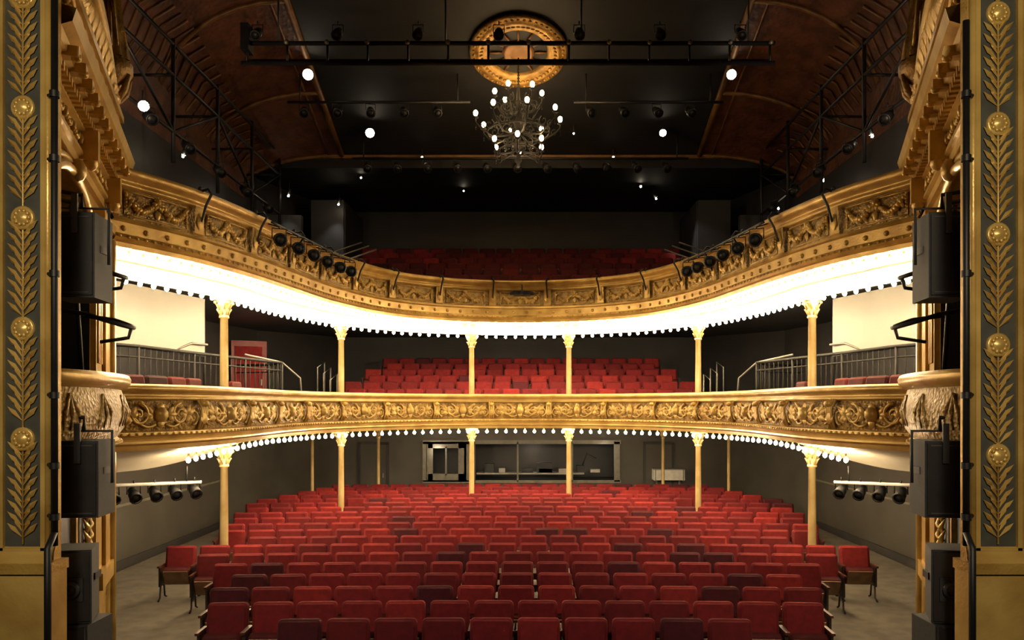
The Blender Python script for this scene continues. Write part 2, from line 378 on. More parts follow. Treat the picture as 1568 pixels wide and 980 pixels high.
def column(x,y,z0,z1,r,name='cast_iron_column'):
    b=MB(); h=z1-z0
    pr=[(r*1.9,0),(r*1.9,.06),(r*1.5,.08),(r*1.6,.14),(r*1.25,.2),(r*1.1,.24),(r*1.0,.3),(r*.95,h*.5),(r*.85,h-.36),(r*1.15,h-.35),(r*1.15,h-.32),(r*.9,h-.3),(r*1.1,h-.2),(r*1.5,h-.1),(r*1.9,h-.06),(r*1.9,h-.05)]
    b.lathe(pr,(x,y,z0),0,14)
    b.box((x,y,z1-.025),(r*4.2,r*4.2,.05),0)
    for lv,(zz,rr,ln) in enumerate(((h-.3,1.0,.1),(h-.2,1.2,.1))):
        for a in range(8):
            t=a*math.pi/4+lv*math.pi/8; c,s_=math.cos(t),math.sin(t)
            b.tube([(x+c*r*rr,y+s_*r*rr,z0+zz),(x+c*r*(rr+.35),y+s_*r*(rr+.35),z0+zz+ln*.7),(x+c*r*(rr+.75),y+s_*r*(rr+.75),z0+zz+ln)],[.014,.018,.01],0,5)
    for a in range(4):
        t=a*math.pi/2+math.pi/4; b.blob((x+math.cos(t)*r*2.2,y+math.sin(t)*r*2.2,z0+h-.09),.028,0,6,4)
    b.build(name,[COLC])
COLS=[(5.14,13.7),(4.17,18.3),(1.29,20.8)]
for x,y in COLS:
    for sx in(-1,1):
        column(sx*x,y,fz(y)+.002,2.70-drop(y)*.55-.012,.072)
        column(sx*x,y,2.865,5.168,.075)
for x,y in((5.9,22.2),(4.25,23.4)):
    for sx in(-1,1): column(sx*x,y,fz(y)+.002,2.65,.05)

# ------------------------------------------------------------------ seats
def seat_template():
    b=MB()
    Mb=Matrix.Rotation(math.radians(-9),3,'X')
    b.pillow((0,.17,.63),.485,.48,.085,0,Mb,.05,.02)
    b.box((0,.235,.60),(.45,.02,.42),3,0,math.radians(-9))
    Ms=Matrix.Rotation(math.radians(24),3,'X')
    b.pillow((0,-.02,.40),.45,.30,.10,2,Ms,.05,.03)
    b.box((0,-.082,.385),(.39,.018,.25),1,0,math.radians(24))
    for sx in(-1,1):
        x=sx*.262
        b.box((x,.06,.40),(.028,.30,.32),3)
        b.box((x,.02,.575),(.04,.34,.03),4)
        b.tube([(x,-.02,.3),(x,-.06,.05),(x,-.14,.012)],.016,3,5)
        b.tube([(x,.12,.3),(x,.16,.05),(x,.24,.012)],.016,3,5)
    return b
ST=seat_template()
def seat_row(items,R=REDS,name='theatre_seat_row'):
    b=MB()
    for (x,y,z,rz) in items:
        q=random.random(); r=0 if q<.50 else 1 if q<.80 else 2 if q<.93 else 3
        b.merge(ST,Matrix.Translation((x,y,z))@Matrix.Rotation(rz+random.uniform(-.02,.02),4,'Z'),[r,4,5,6,7])
    if items: b.build(name,R+[WOOD,CUSH,SEATIRON,WOODR],False)
HW=[2.7,3.79,4.0,4.1,4.6,5.15,5.9,5.5,5.6,5.9,6.0,6.1,6.3,6.4,6.4,6.2,5.9,5.6,5.3]
allc=[(sx*x,y) for x,y in COLS+[(5.9,22.2),(4.25,23.4)] for sx in(-1,1)]
for i,hw in enumerate(HW):
    y0=8.75+.762*i; n=int(round(2*hw/.54)); items=[]
    for k in range(n):
        x=(k-(n-1)/2)*.54; y=y0-.008*x*x
        if any(abs(x-cx)<.34 and abs(y-cy)<.36 for cx,cy in allc): continue
        items.append((x,y,fz(y)+.002,math.atan(.016*x)*-1))
    seat_row(items)
b=MB()
for i in range(7):
    y=21.25+.8*i; zt=2.88+.22*i
    b.box((0,y+.4+(0 if i<6 else .05),(2.87+zt)/2),(10.4,.8+(.1 if i==6 else 0),zt-2.87+.002),0)
b.build('balcony_seating_tier',[CARPET])
for i in range(6):
    hw=[4.9,4.9,4.8,4.7,4.5,4.4][i]; n=int(2*hw/.54)+(i%2); y=21.72+.8*i
    seat_row([((k-(n-1)/2)*.54,y,2.883+.22*i,0) for k in range(n)])
b=MB()
for i in range(7):
    y=20.3+.85*i; zt=5.9+.31*i
    b.box((0,y+.425,(5.72+zt)/2),(10.8,.85,zt-5.72),0)
b.build('gallery_seating_tier',[WALLU])
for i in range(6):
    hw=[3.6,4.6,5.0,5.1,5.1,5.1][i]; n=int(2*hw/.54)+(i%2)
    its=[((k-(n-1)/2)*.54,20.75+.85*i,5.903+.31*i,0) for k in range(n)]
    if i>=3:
        seat_row([t for t in its if abs(t[0])<=2.6],REDS_SHADE); seat_row([t for t in its if abs(t[0])>2.6],REDS)
    else: seat_row(its,REDS_SHADE)
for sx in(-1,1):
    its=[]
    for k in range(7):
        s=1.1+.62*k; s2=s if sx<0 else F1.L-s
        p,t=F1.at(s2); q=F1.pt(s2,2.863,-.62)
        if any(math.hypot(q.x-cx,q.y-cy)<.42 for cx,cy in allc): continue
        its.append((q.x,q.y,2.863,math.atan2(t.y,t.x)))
    seat_row(its,REDS_SHADE)

# ------------------------------------------------------------------ side balcony railings, screens, red door
for sx in(-1,1):
    b=MB()
    pl_=[(-6.55,10.9),(-5.95,12.3),(-5.75,13.9),(-5.45,15.6),(-5.15,17.0),(-5.75,18.0),(-6.6,18.2)]
    P=[Vector((x,y,0)) for x,y in pl_]
    for z,r in((4.22,.028),(4.05,.014),(3.2,.016)): b.tube([p+Vector((0,0,z)) for p in P],r,0,6)
    for i in range(len(P)-1):
        L=(P[i+1]-P[i]).length; n=max(2,int(L/.16))
        for k in range(n):
            p=P[i].lerp(P[i+1],k/n); r=.025 if k==0 else .008
            b.tube([p+Vector((0,0,2.87 if k==0 else 3.2)),p+Vector((0,0,4.22))],r,0,5)
    b.tube([(-5.45,15.6,4.3),(-5.15,17.0,4.22),(-4.9,17.5,3.9),(-4.85,17.6,2.9)],.022,1,6)
    for q in range(3): b.tube([(-5.0-.35*q,20.6+.7*q,2.9),(-5.0-.35*q,20.6+.7*q,3.95+.2*q),(-5.0-.35*q,21.4+.7*q,4.15+.2*q),(-5.0-.35*q,21.4+.7*q,3.0)],.02,1,6)
    if sx>0: b.mirror()
    b.build('balcony_railing',[IRON,STEEL])
    b=MB()
    b.hexa([(-6.75,12.3,4.34),(-6.05,15.1,4.26),(-6.10,15.12,4.26),(-6.8,12.32,4.34)],[(-6.75,12.3,5.34),(-6.05,15.1,5.34),(-6.10,15.12,5.34),(-6.8,12.32,5.34)],0)
    b.tube([(-6.77,12.3,4.32),(-6.07,15.12,4.24)],.02,1,6)
    for x,y in((-6.77,12.3),(-6.07,15.12)): b.tube([(x,y,2.87),(x,y,5.36)],.02,1,6)
    b.tube([(-6.3,14.2,4.26),(-6.12,14.7,4.46),(-6.0,15.1,4.46)],.02,2,6)
    if sx>0: b.mirror()
    b.build('projection_screen',[CREAMW,BLACK,STEEL])
b=MB(); b.box((-7.2,20.8,3.95),(.9,.06,2.1),0,.5); b.box((-7.2,20.76,3.95),(.7,.04,1.8),1,.5); b.box((-6.9,20.9,3.9),(.04,.1,.16),2,.5)
b.build('door_3',[REDDOOR,REDS[0],STEEL])

# ------------------------------------------------------------------ stage-side towers (boxes)
A=Vector((-3.98,6.52,0)); B=Vector((-5.38,10.2,0)); U=(B-A).normalized(); Nn=Vector((U.y,-U.x,0)); TL=(B-A).length
def W(t,z,off=0):
    p=A+U*t+Nn*off; return Vector((p.x,p.y,z))
for sx,nm in((-1,'left'),(1,'right')):
    b=MB()
    def q(t0,t1,z0,z1,off=0,mi=0): b.add([W(t0,z0,off),W(t1,z0,off),W(t1,z1,off),W(t0,z1,off)],[(0,1,2,3)],mi)
    def wb(t0,t1,z0,z1,o0,o1,mi=0): b.hexa([W(t0,z0,o0),W(t1,z0,o0),W(t1,z0,o1),W(t0,z0,o1)],[W(t0,z1,o0),W(t1,z1,o0),W(t1,z1,o1),W(t0,z1,o1)],mi)
    def arch_zone(t0,t1,zs,rise,ztop):
        tc=(t0+t1)/2; r=(t1-t0)/2; n=18
        lo=[W(tc-r*math.cos(math.pi*i/n),zs+rise*math.sin(math.pi*i/n)) for i in range(n+1)]
        b.strip(lo,[Vector((p.x,p.y,ztop)) for p in lo],0)
        b.strip(lo,[p-Nn*.35 for p in lo],1)
        b.tube([p+Nn*.04 for p in lo],.05,1,8)
        b.tube([W(tc-(r+.1)*math.cos(math.pi*i/n),zs+(rise+.1)*math.sin(math.pi*i/n),.02) for i in range(n+1)],.035,1,6)
        b.blob(W(tc,zs+rise+.03,.08),(.09,.09,.12),1,8,5)
    q(-.2,2.9,-.1,2.9,0,3); q(2.9,TL,-.1,2.9,0,2)
    q(-.2,.3,2.9,5.3,0,3); q(-.2,.3,5.3,5.85,0,0); q(2.9,TL,2.9,5.85)
    arch_zone(.3,2.9,5.02,.66,5.85)
    b.add([W(.3,2.9,-1.1),W(2.9,2.9,-1.1),W(2.9,5.8,-1.1),W(.3,5.8,-1.1)],[(0,1,2,3)],3)
    b.add([W(.3,2.9,0),W(.3,2.9,-1.1),W(.3,5.8,-1.1),W(.3,5.8,0)],[(0,1,2,3)],3)
    b.add([W(2.9,2.9,0),W(2.9,2.9,-1.1),W(2.9,5.8,-1.1),W(2.9,5.8,0)],[(0,1,2,3)],3)
    for k in range(14): wb(.45,2.85,5.0+.045*k,5.02+.045*k,-.5,-.45,2)
    wb(2.95,3.4,.0,5.6,0,.06,1); wb(3.45,TL,.0,5.6,0,.1,0)
    for k in range(3): wb(3.03+.12*k,3.09+.12*k,3.8,5.2,.06,.08,0)
    wb(2.9,3.45,5.25,5.35,0,.1,1); wb(2.9,TL+.03,5.5,5.62,0,.16,1)
    for k in range(5):
        t=3.0+.09*k; b.tube([W(t,5.3,.06),W(t,5.42,.12),W(t,5.5,.18)],[.03,.04,.02],1,5)
    wb(2.9,TL+.03,1.1,1.3,0,.14,1); wb(2.9,TL+.03,.0,1.1,0,.1,0)
    b.add([W(TL,-.1),(-7.73,10.25,-.1),(-7.73,10.25,11.9),W(TL,11.9)],[(0,1,2,3)],3)
    b.tube([W(TL-.02,.0,.1),W(TL-.02,5.6,.1)],.06,1,10)
    wb(1.7,2.7,1.1,2.75,0,.05,0); wb(1.82,2.58,1.5,2.5,.05,.06,3)
    for k in range(8):
        for d in(-1,1):
            z=1.55+.12*k; b.tube([W(2.2,z,.07),W(2.2+d*.12,z+.06,.1),W(2.2+d*.2,z+.16,.07)],[.02,.03,.008],1,5)
    prof=[(0,5.8),(.06,5.8),(.06,5.90),(.10,5.92),(.10,5.96),(.06,5.98),(.06,6.16),(.12,6.18),(.12,6.26),(.24,6.30),(.25,6.40),(.33,6.44),(.36,6.55),(0,6.6)]
    for j in range(len(prof)-1):
        (o0,z0),(o1,z1)=prof[j],prof[j+1]
        b.add([W(-.25,z0,o0),W(TL+o0*.6,z0,o0),W(TL+o1*.6,z1,o1),W(-.25,z1,o1)],[(0,1,2,3)],1)
        e0=W(TL+o0*.6,z0,o0); e1=W(TL+o1*.6,z1,o1)
        b.add([e0,e0-Nn*(o0+.2),e1-Nn*(o1+.2),e1],[(0,1,2,3)],0)
    for k in range(32): wb(-.1+.125*k,-.04+.125*k,6.19,6.26,.12,.20,0)
    for k in range(11):
        t=.05+.36*k; wb(t,t+.12,6.27,6.36,.12,.33,0); b.blob(W(t+.06,6.28,.30),(.05,.05,.04),0,6,4)
    for k in range(9):
        t0=.1+.42*k
        for i in range(9):
            u=i/8; r=.014+.02*math.sin(math.pi*u); b.blob(W(t0+.36*u,6.13-.09*math.sin(math.pi*u),.075),(r,r,r),0,5,3)
        b.blob(W(t0-.03,6.08,.08),(.035,.035,.06),0,6,4)
    for k in (2,4):
        t=k*.93; wb(t-.07,t+.07,5.88,6.2,.06,.24,1); b.blob(W(t,5.88,.16),(.08,.08,.1),1,7,5)
    q(-.25,TL,6.55,11.9,0.02,2)
    wb(.2,3.6,6.6,6.9,.02,.2,1); wb(.15,3.65,6.9,6.98,.02,.28,1)
    for c in (.5,1.2,1.9,2.6,3.2):
        for d in(-1,1):
            pts=[];rs=[]
            for i in range(22):
                t=i/21;a=t*3*math.pi;rr=.2*(1-t)+.015
                pts.append(W(c+d*(.16+rr*math.cos(a)),6.76+rr*math.sin(a)*.75,.22)); rs.append(.035*(1-.5*t))
            b.tube(pts,rs,0,5)
    b.tube([W(.3+3.0*i/16,7.05+.6*math.sin(math.pi*i/16),.18) for i in range(17)],.09,1,8)
    b.tube([W(.3+3.0*i/16,7.2+.68*math.sin(math.pi*i/16),.12) for i in range(17)],.05,0,8)
    for k in range(13):
        t=.5+2.6*k/12; h=.55*math.sin(math.pi*(k+.5)/13)
        for d in (-1,0,1):
            b.tube([W(t,6.98,.2),W(t+d*.06,6.98+h*.5,.26),W(t+d*.14,6.98+h*.85,.2)],[.035,.05,.012],1,5)
    b.lathe([(0,0),(.1,.01),(.06,.06),(.05,.12),(.16,.22),(.17,.32),(.12,.42),(.14,.45),(.05,.5),(.03,.6),(0,.63)],W(1.8,7.72,.15),1,14)
    b.lathe([(0,0),(.12,.01),(.07,.06),(.06,.12),(.18,.24),(.19,.36),(.12,.46),(.14,.5),(.05,.56),(0,.66)],W(.6,7.3,.15),1,14)
    cp=W(TL-.42,7.5,.08)
    b.lathe([(.02,-.75),(.07,-.6),(.1,-.45),(.2,-.3),(.18,-.22),(.28,-.1),(.32,-.02),(.32,.1),(.26,.14),(0,.14)],cp,2,14)
    for a in range(8):
        t=a*math.pi/4; b.tube([cp+Vector((.1*math.cos(t),.1*math.sin(t),-.45)),cp+Vector((.24*math.cos(t),.24*math.sin(t),-.25)),cp+Vector((.3*math.cos(t),.3*math.sin(t),-.05))],[.03,.05,.03],2,5)
    if sx>0: b.mirror()
    b.build('stage_box_tower',[GOLD,GOLDL,GOLDD,WALLD])
    b=MB(); o=W(TL-.42,7.645,.08); n=28; R=[]
    for z,r,fa in((0,.24,.04),(.15,.23,.035),(.4,.2,.03),(.7,.17,.02),(.9,.16,.012),(1.0,.13,.006),(1.15,.15,.004),(1.28,.17,.0),(1.36,.12,0),(1.4,.055,0),(1.46,.05,0)):
        R.append([o+Vector(((r+fa*math.sin(9*t+z*2))*math.cos(t)*1.1,(r+fa*math.sin(9*t+z*2))*math.sin(t)*.85,z)) for t in [2*math.pi*i/n for i in range(n)]])
    b.rows(R,0,True,True)
    b.blob(o+Vector((0,0,1.58)),(.09,.1,.125),0,12,9); b.blob(o+Vector((-.02,0.03,1.62)),(.1,.1,.11),0,10,7)
    b.tube([o+Vector((.17,0,1.27)),o+Vector((.28,-.05,1.02)),o+Vector((.16,-.22,.9)),o+Vector((.05,-.26,.95))],[.055,.045,.035,.025],0,8)
    b.tube([o+Vector((-.17,0,1.27)),o+Vector((-.3,-.02,1.05)),o+Vector((-.34,-.12,.82))],[.055,.045,.03],0,8)
    for k in range(7): b.tube([o+Vector((-.2+.06*k,-.17,1.1-.04*k)),o+Vector((-.1+.05*k,-.2,.6)),o+Vector((-.22+.08*k,-.2,.08))],[.02,.03,.02],0,5)
    if sx>0: b.mirror()
    b.build('draped_statue',[GOLDD])
    b=MB(); n=30; R=[]
    pr=[(.15,2.66),(.4,2.72),(.62,2.78),(.66,2.84),(.82,2.86),(.86,2.92),(.80,2.95),(.95,3.05),(1.02,3.18),(1.0,3.3),(.92,3.42),(.9,3.46),(1.0,3.48),(1.08,3.52),(1.1,3.57),(1.06,3.61),(.85,3.61)]
    for k,z in pr: R.append([W(1.6+1.62*(.8+.2*k)*math.cos(math.pi*i/n),z,.50*k*math.sin(math.pi*i/n)) for i in range(n+1)])
    b.rows(R[:7],0,True); b.rows(R[6:12],1,True); b.rows(R[11:],0,True)
    b.strip([W(.0,3.6,0),W(3.3,3.6,0)],[W(.0,2.7,0),W(3.3,2.7,0)],2)
    for i in range(0,n*2+1):
        t=math.pi*i/(n*2); b.blob(W(1.6+1.62*.98*math.cos(t),2.90,.50*.88*math.sin(t)),(.03,.03,.025),0,5,3)
    for i in (5,10,15,20,25):
        t=math.pi*i/n
        for a in range(3):
            t2=t+(a-1)*.09
            b.tube([W(1.6+1.62*math.cos(t),3.4,.50*.95*math.sin(t)),W(1.6+1.62*math.cos(t2),3.24,.50*1.03*math.sin(t2)),W(1.6+1.62*math.cos(t2+(a-1)*.04),3.08,.50*.98*math.sin(t2))],[.012,.022,.006],1,5)
    if sx>0: b.mirror()
    b.build('stage_box_parapet',[GOLDL,GOLDS,WALLD])
    dz=0 if sx<0 else -.13
    b=MB(); yf=6.2
    b.box((-4.6,yf+.06,4.6),(1.96,.10,7.0),0)
    b.box((-4.62,yf+.22,4.0),(1.6,.22,8.0),4)
    b.box((-4.6,yf+.0,1.55),(2.04,.24,.92),1); b.box((-4.6,yf-.01,2.03),(2.06,.28,.08),0)
    b.rows([[(-5.6,yf-.13+o,z),(-3.56+e,yf-.13+o,z)] for o,z,e in((0,2.07,0),(.04,2.1,-.01),(.09,2.13,-.03),(.13,2.18,-.04))],1)
    for px_ in(-3.85,-5.2):
        w=.29; x0=px_-w/2; x1=px_+w/2
        b.box((px_,yf+.005,4.9),(w,.012,5.5),2)
        for x in(x0-.02,x1+.02): b.box((x,yf-.005,4.9),(.035,.05,5.5),1)
        for x in(x0-.055,x1+.055): b.box((x,yf+.0,4.9),(.02,.03,5.58),0)
        b.box((px_,yf-.005,2.155),(w+.08,.05,.035),1); b.box((px_,yf,2.11),(w+.14,.03,.02),0)
        b.tube([(px_,yf-.012,2.2),(px_,yf-.012,7.6)],.008,3,5)
        ros=[3.03+.873*k+dz for k in range(-1,6)]
        for z in ros:
            if z<2.3: continue
            M=Matrix.Rotation(math.pi/2,3,'X')
            b.lathe([(.092,0),(.095,.02),(.08,.03),(.062,.022),(.05,.03),(.03,.045),(0,.05)],(px_,yf,z),1,20,M)
            for a in range(10):
                t=a*math.pi/5; b.blob((px_+.055*math.cos(t),yf-.03,z+.055*math.sin(t)),(.018,.012,.018),1,6,4)
        z=2.25
        while z<7.5:
            if all(abs(z+.03-r)>.09 for r in ros):
                for d in(-1,1):
                    for (dx,dz_,zo,hw_) in((.12,.12,0,.022),(.07,.13,.04,.018)):
                        a0=Vector((px_,yf-.012,z+zo)); a1=Vector((px_+d*dx,yf-.02,z+zo+dz_))
                        t=(a1-a0); nn=Vector((-t.z,0,t.x)).normalized()*hw_; m=a0+t*.6; y_=Vector((0,-.026,0))
                        b.add([a0,m+nn,a1,m-nn,m+y_],[(0,1,4),(1,2,4),(2,3,4),(3,0,4)],3)
            z+=.092
    b.tube([(-3.655,yf-.005,2.15),(-3.655,yf-.005,7.9)],.028,1,8)
    if sx>0: b.mirror()
    b.build('proscenium_jamb',[GOLD,GOLDL,PANEL,GOLDL,WALLD])
    b=MB(); b.tube([(-3.56,6.12,2.2),(-3.56,6.12,6.3 if sx>0 else 6.6)],.026,0,10); b.tube([(-3.54,6.0,1.1),(-3.54,6.0,2.2),(-3.56,6.12,2.3)],.026,0,10)
    for z in(2.4,2.8,3.35,4.3,5.2,5.7): b.lathe([(.037,0),(.037,.05)],(-3.56,6.12,z),0,10); b.tube([(-3.56,6.12,z+.03),(-3.63,6.16,z+.03)],.016,0,6)
    b.lathe([(.14,0),(.14,.02),(.05,.03),(.04,.1)],(-3.54,6.0,1.1),0,12)
    if sx>0: b.mirror()
    b.build('rigging_pipe',[BLACK])
    b=MB()
    for (x,y,z,r,d) in((-4.02,7.5,4.62,.25,.30),(-4.0,7.6,4.15,.28,.30)):
        b.tube([(x+d*math.sin(math.pi*i/12),y+r*.9*math.cos(math.pi*i/12),z-.10*math.sin(math.pi*i/12)) for i in range(13)],.022,0,7)
        b.tube([(x,y+r*.9,z),(x-.35,y+r*.9,z+.05)],.022,0,7); b.tube([(x,y-r*.9,z),(x-.3,y-r*.9,z+.05)],.022,0,7)
        b.tube([(x+d,y,z-.1),(x+d*.9,y,z-.2),(x,y,z-.24)],.018,0,6)
    for z in (5.0,5.15): b.tube([(-4.35,7.3,z+.1),(-4.0,7.2,z)],.022,0,6)
    b.tube([(-4.2,7.45,5.2),(-4.1,7.45,3.6)],.022,0,6)
    if sx>0: b.mirror()
    b.build('box_hoop_rail',[BLACK])
    def speaker(name,c,w,h,d,rz,yoke=True,wedge=False):
        s=MB(); tp=.72 if wedge else .86
        f=[(-w/2,-d/2),(w/2,-d/2),(w/2*tp,d/2),(-w/2*tp,d/2)]
        s.hexa([(x,y,-h/2) for x,y in f],[(x,y,h/2) for x,y in f],0)
        s.box((0,-d/2-.008,0),(w*.92,.016,h*.94),1)
        M=Matrix.Rotation(math.pi/2,3,'X')
        if wedge:
            s.box((w*.1,-d/2-.02,-.02),(w*.5,.02,.2),0)
            s.lathe([(.07,0),(.075,.02),(.05,.03)],(w*.12,-d/2-.03,-.02),2,16,M); s.lathe([(.045,0),(0,.012)],(w*.12,-d/2-.035,-.02),1,16,M)
        for q_ in(-1,1): s.box((q_*w*.5*.93,0,h*.1),(.02,.16,.06),1)
        if yoke:
            s.tube([(-w/2-.03,0,-.05),(-w/2-.03,0,h/2+.08),(w/2+.03,0,h/2+.08),(w/2+.03,0,-.05)],.014,0,6)
            s.tube([(0,0,h/2+.08),(0,0,h/2+.2),(-.25,-.2,h/2+.2)],.02,0,6)
            s.box((w*.12,-d/2-.03,h/2-.02),(.05,.02,.34),2)
            for q_ in (-1,1):
                s.box((0,-d/2-.018,q_*h*.44),(w*.8,.008,.012),2)
        r=MB(); r.merge(s,Matrix.Translation(c)@Matrix.Rotation(rz,4,'Z'))
        if sx>0: r.mirror()
        return r.build(name,[BLACKP,BLACK,SPTRIM])
    speaker('loudspeaker',(-3.83,6.98,4.60),.40,.74,.42,math.radians(5))
    speaker('loudspeaker',(-3.78,6.92,2.66),.42,.66,.40,math.radians(5))
    speaker('stage_monitor_speaker',(-3.80,6.80,1.76),.40,.62,.38,math.radians(12),False,True)
    b=MB(); b.box((-3.80,6.8,1.27),(.46,.4,.34),0); b.box((-3.80,6.59,1.27),(.40,.02,.28),1)
    for q_ in (-1,1): b.box((-3.80+q_*.2,6.58,1.27),(.04,.02,.32),1)
    if sx>0: b.mirror()
    b.build('subwoofer_cabinet',[BLACKP,BLACK])
b=MB(); b.box((0,6.36,8.0),(11,.3,1.6),0); b.box((0,6.2,7.25),(7.4,.1,.12),1); b.box((0,6.36,10.6),(16,.3,3.7),2); b.build('proscenium_header',[GOLD,GOLDL,WALLD])
for sx in(-1,1):
    b=MB(); b.box((sx*6.8,6.36,4.2),(2.4,.3,9),0); b.build('wall_proscenium_'+('left' if sx<0 else 'right'),[WALLD])

# ------------------------------------------------------------------ par cans
def par(b,p,d,L=.3,r=.09,mi=0):
    p=Vector(p); d=Vector(d).normalized()
    b.tube([p-d*L*.5,p-d*L*.45,p-d*L*.1,p,p+d*L*.5],[r*.5,r*.75,r*.8,r,r],mi,12)
    b.lathe([(r*1.15,0),(r*1.15,.02),(r*.9,.02)],p+d*L*.5,mi,12,d.to_track_quat('Z','Y').to_matrix())
    s=d.cross(Vector((0,0,1))).normalized()
    b.tube([p+s*r*1.15,p+s*r*1.15+Vector((0,0,r*1.7)),p-s*r*1.15+Vector((0,0,r*1.7)),p-s*r*1.15],.011,mi,5)
    b.tube([p+Vector((0,0,r*1.7)),p+Vector((0,0,r*2.5))],.014,mi,5)
for sx in(-1,1):
    b=MB()
    for s in [3.15,3.85,4.5,5.15,5.8,6.3]:
        s2=s if sx<0 else F2.L-s
        p=F2.pt(s2,6.08,.34); par(b,p,Vector((-sx*.5,-1,-.35)),.28,.1)
        b.tube([p+Vector((0,0,.2)),F2.pt(s2,6.35,.12)],.014,0,5)
    b.tube([F2.pt((2.9+3.6*i/20) if sx<0 else F2.L-(2.9+3.6*i/20),6.3,.34) for i in range(21)],.022,0,6)
    b.build('spotlight_bar',[BLACK])
    b=MB(); b.tube([(-7.0,11.4,2.08),(-5.25,13.0,2.02)],.028,1,8)
    for k in range(6):
        t=.30+k*.13; par(b,(-7.0+1.75*t,11.4+1.6*t,1.90),(.7,-.8,-.5),.26,.085)
    for t in (.1,.9): b.tube([(-7.0+1.75*t,11.4+1.6*t,2.05),(-7.0+1.75*t,11.4+1.6*t,2.3)],.015,0,5)
    if sx>0: b.mirror()
    b.build('spotlight_bar',[BLACK,WHITEP])
    b=MB(); X=-6.7
    ysx=[13.0,15.2,17.4,19.6,21.8]
    for z in(8.6,9.7,10.3): b.tube([(X,13.0,z),(X,21.8,z)],.035,0,6)
    for y in ysx:
        b.tube([(X,y,8.0),(X,y,10.4)],.04,0,6); b.tube([(X,y,9.7),(-7.7,y,9.7)],.03,0,6)
    for i in range(4): b.tube([(X,ysx[i],8.6 if i%2 else 9.7),(X,ysx[i+1],9.7 if i%2 else 8.6)],.03,0,6)
    for k in range(5): par(b,(X+.1,14+1.6*k,8.45),(.6,-.5,-.5),.3,.1)
    if sx>0: b.mirror()
    b.build('lighting_gallery_truss',[BLACK])
    b=MB(); b.box((-5.95,24.2,7.6),(1.0,.2,4.0),0); b.box((-5.5,25.5,7.9),(.15,2.6,3.4),0); b.box((-6.9,22.6,7.3),(1.2,.2,2.9),0)
    if sx>0: b.mirror()
    b.build('wall_gallery_return_'+('left' if sx<0 else 'right'),[WALLD])
    b=MB()
    for k in range(3):
        x=-4.6-.3*k; y=20.6+.5*k
        b.tube([(x,y,6.0),(x,y,7.1+.2*k),(x+.7,y+.6,7.5+.2*k)],.022,0,6)
    b.tube([(-5.3,21.2,7.0),(-4.3,20.2,6.7)],.022,0,6)
    if sx>0: b.mirror()
    b.build('gallery_handrail',[STEEL])
b=MB()
for z,y in((10.22,15.0),(9.84,15.0),(10.05,15.4)): b.tube([(-5.3,y,z),(4.9,y,z)],.045,0,8)
for k in range(14):
    x=-5.2+.77*k; b.tube([(x,15,9.84),(x,15,10.22)],.025,0,5); b.tube([(x,15,9.84),(x+.77 if k<13 else x,15.4,10.05)],.02,0,5)
    if k%2==0: par(b,(x+.2,15.0,10.42),(0,-.7,-.6),.3,.09)
    b.blob((x,14.94,10.22),(.05,.04,.05),1,6,4)
b.box((-5.2,15,10.3),(.15,.3,.5),0)
for x in(-4.6,-1.4,1.2,4.4): b.tube([(x,15,10.2),(x,15,11.98)],.02,0,5)
b.build('lighting_bridge_truss',[BLACK,STEEL])
b=MB()
for y,z,x0,x1 in((18.9,10.6,-5.6,-1.2),(18.9,10.6,1.3,4.9),(21.0,9.9,-4.5,4.5)):
    b.tube([(x0,y,z),(x1,y,z)],.035,0,6)
    n=int((x1-x0)/.8)
    for k in range(n): par(b,(x0+.4+.8*k,y,z-.22),(.2,-.8,-.6),.3,.1)
    for x in (x0+.3,x1-.3): b.tube([(x,y,z),(x,y,zc(y)-.02)],.02,0,5)
b.build('lighting_batten',[BLACK])

b=MB(); MM=Matrix.Rotation(-math.atan(.333),3,'X')@Matrix.Rotation(math.pi,3,'X')
rz_=Vector((-.03,18.2,zc(18.2)-.03))
b.lathe([(1.12,0),(1.14,.05),(1.08,.1),(1.0,.08),(.97,.12),(.9,.13),(.82,.08),(.76,.1),(.70,.06),(.68,0)],rz_,0,64,MM)
b.lathe([(.36,0),(.36,.05),(.3,.09),(.24,.05),(.16,.1),(.08,.14),(0,.15)],rz_,2,40,MM)
b.lathe([(.68,.0),(.36,.0)],rz_,1,40,MM)
for i in range(48):
    t=2*math.pi*i/48; b.blob(rz_+MM@Vector((1.04*math.cos(t),1.04*math.sin(t),.1)),.035,0,6,4)
    b.blob(rz_+MM@Vector((.86*math.cos(t),.86*math.sin(t),.12)),(.05,.03,.03),0,6,4)
for i in range(12):
    t=2*math.pi*i/12; b.tube([rz_+MM@Vector((r*math.cos(t),r*math.sin(t),.03)) for r in(.38,.5,.66)],[.02,.03,.015],2,5)
b.build('ceiling_rosette',[GOLDD,BLACKC,RIB])

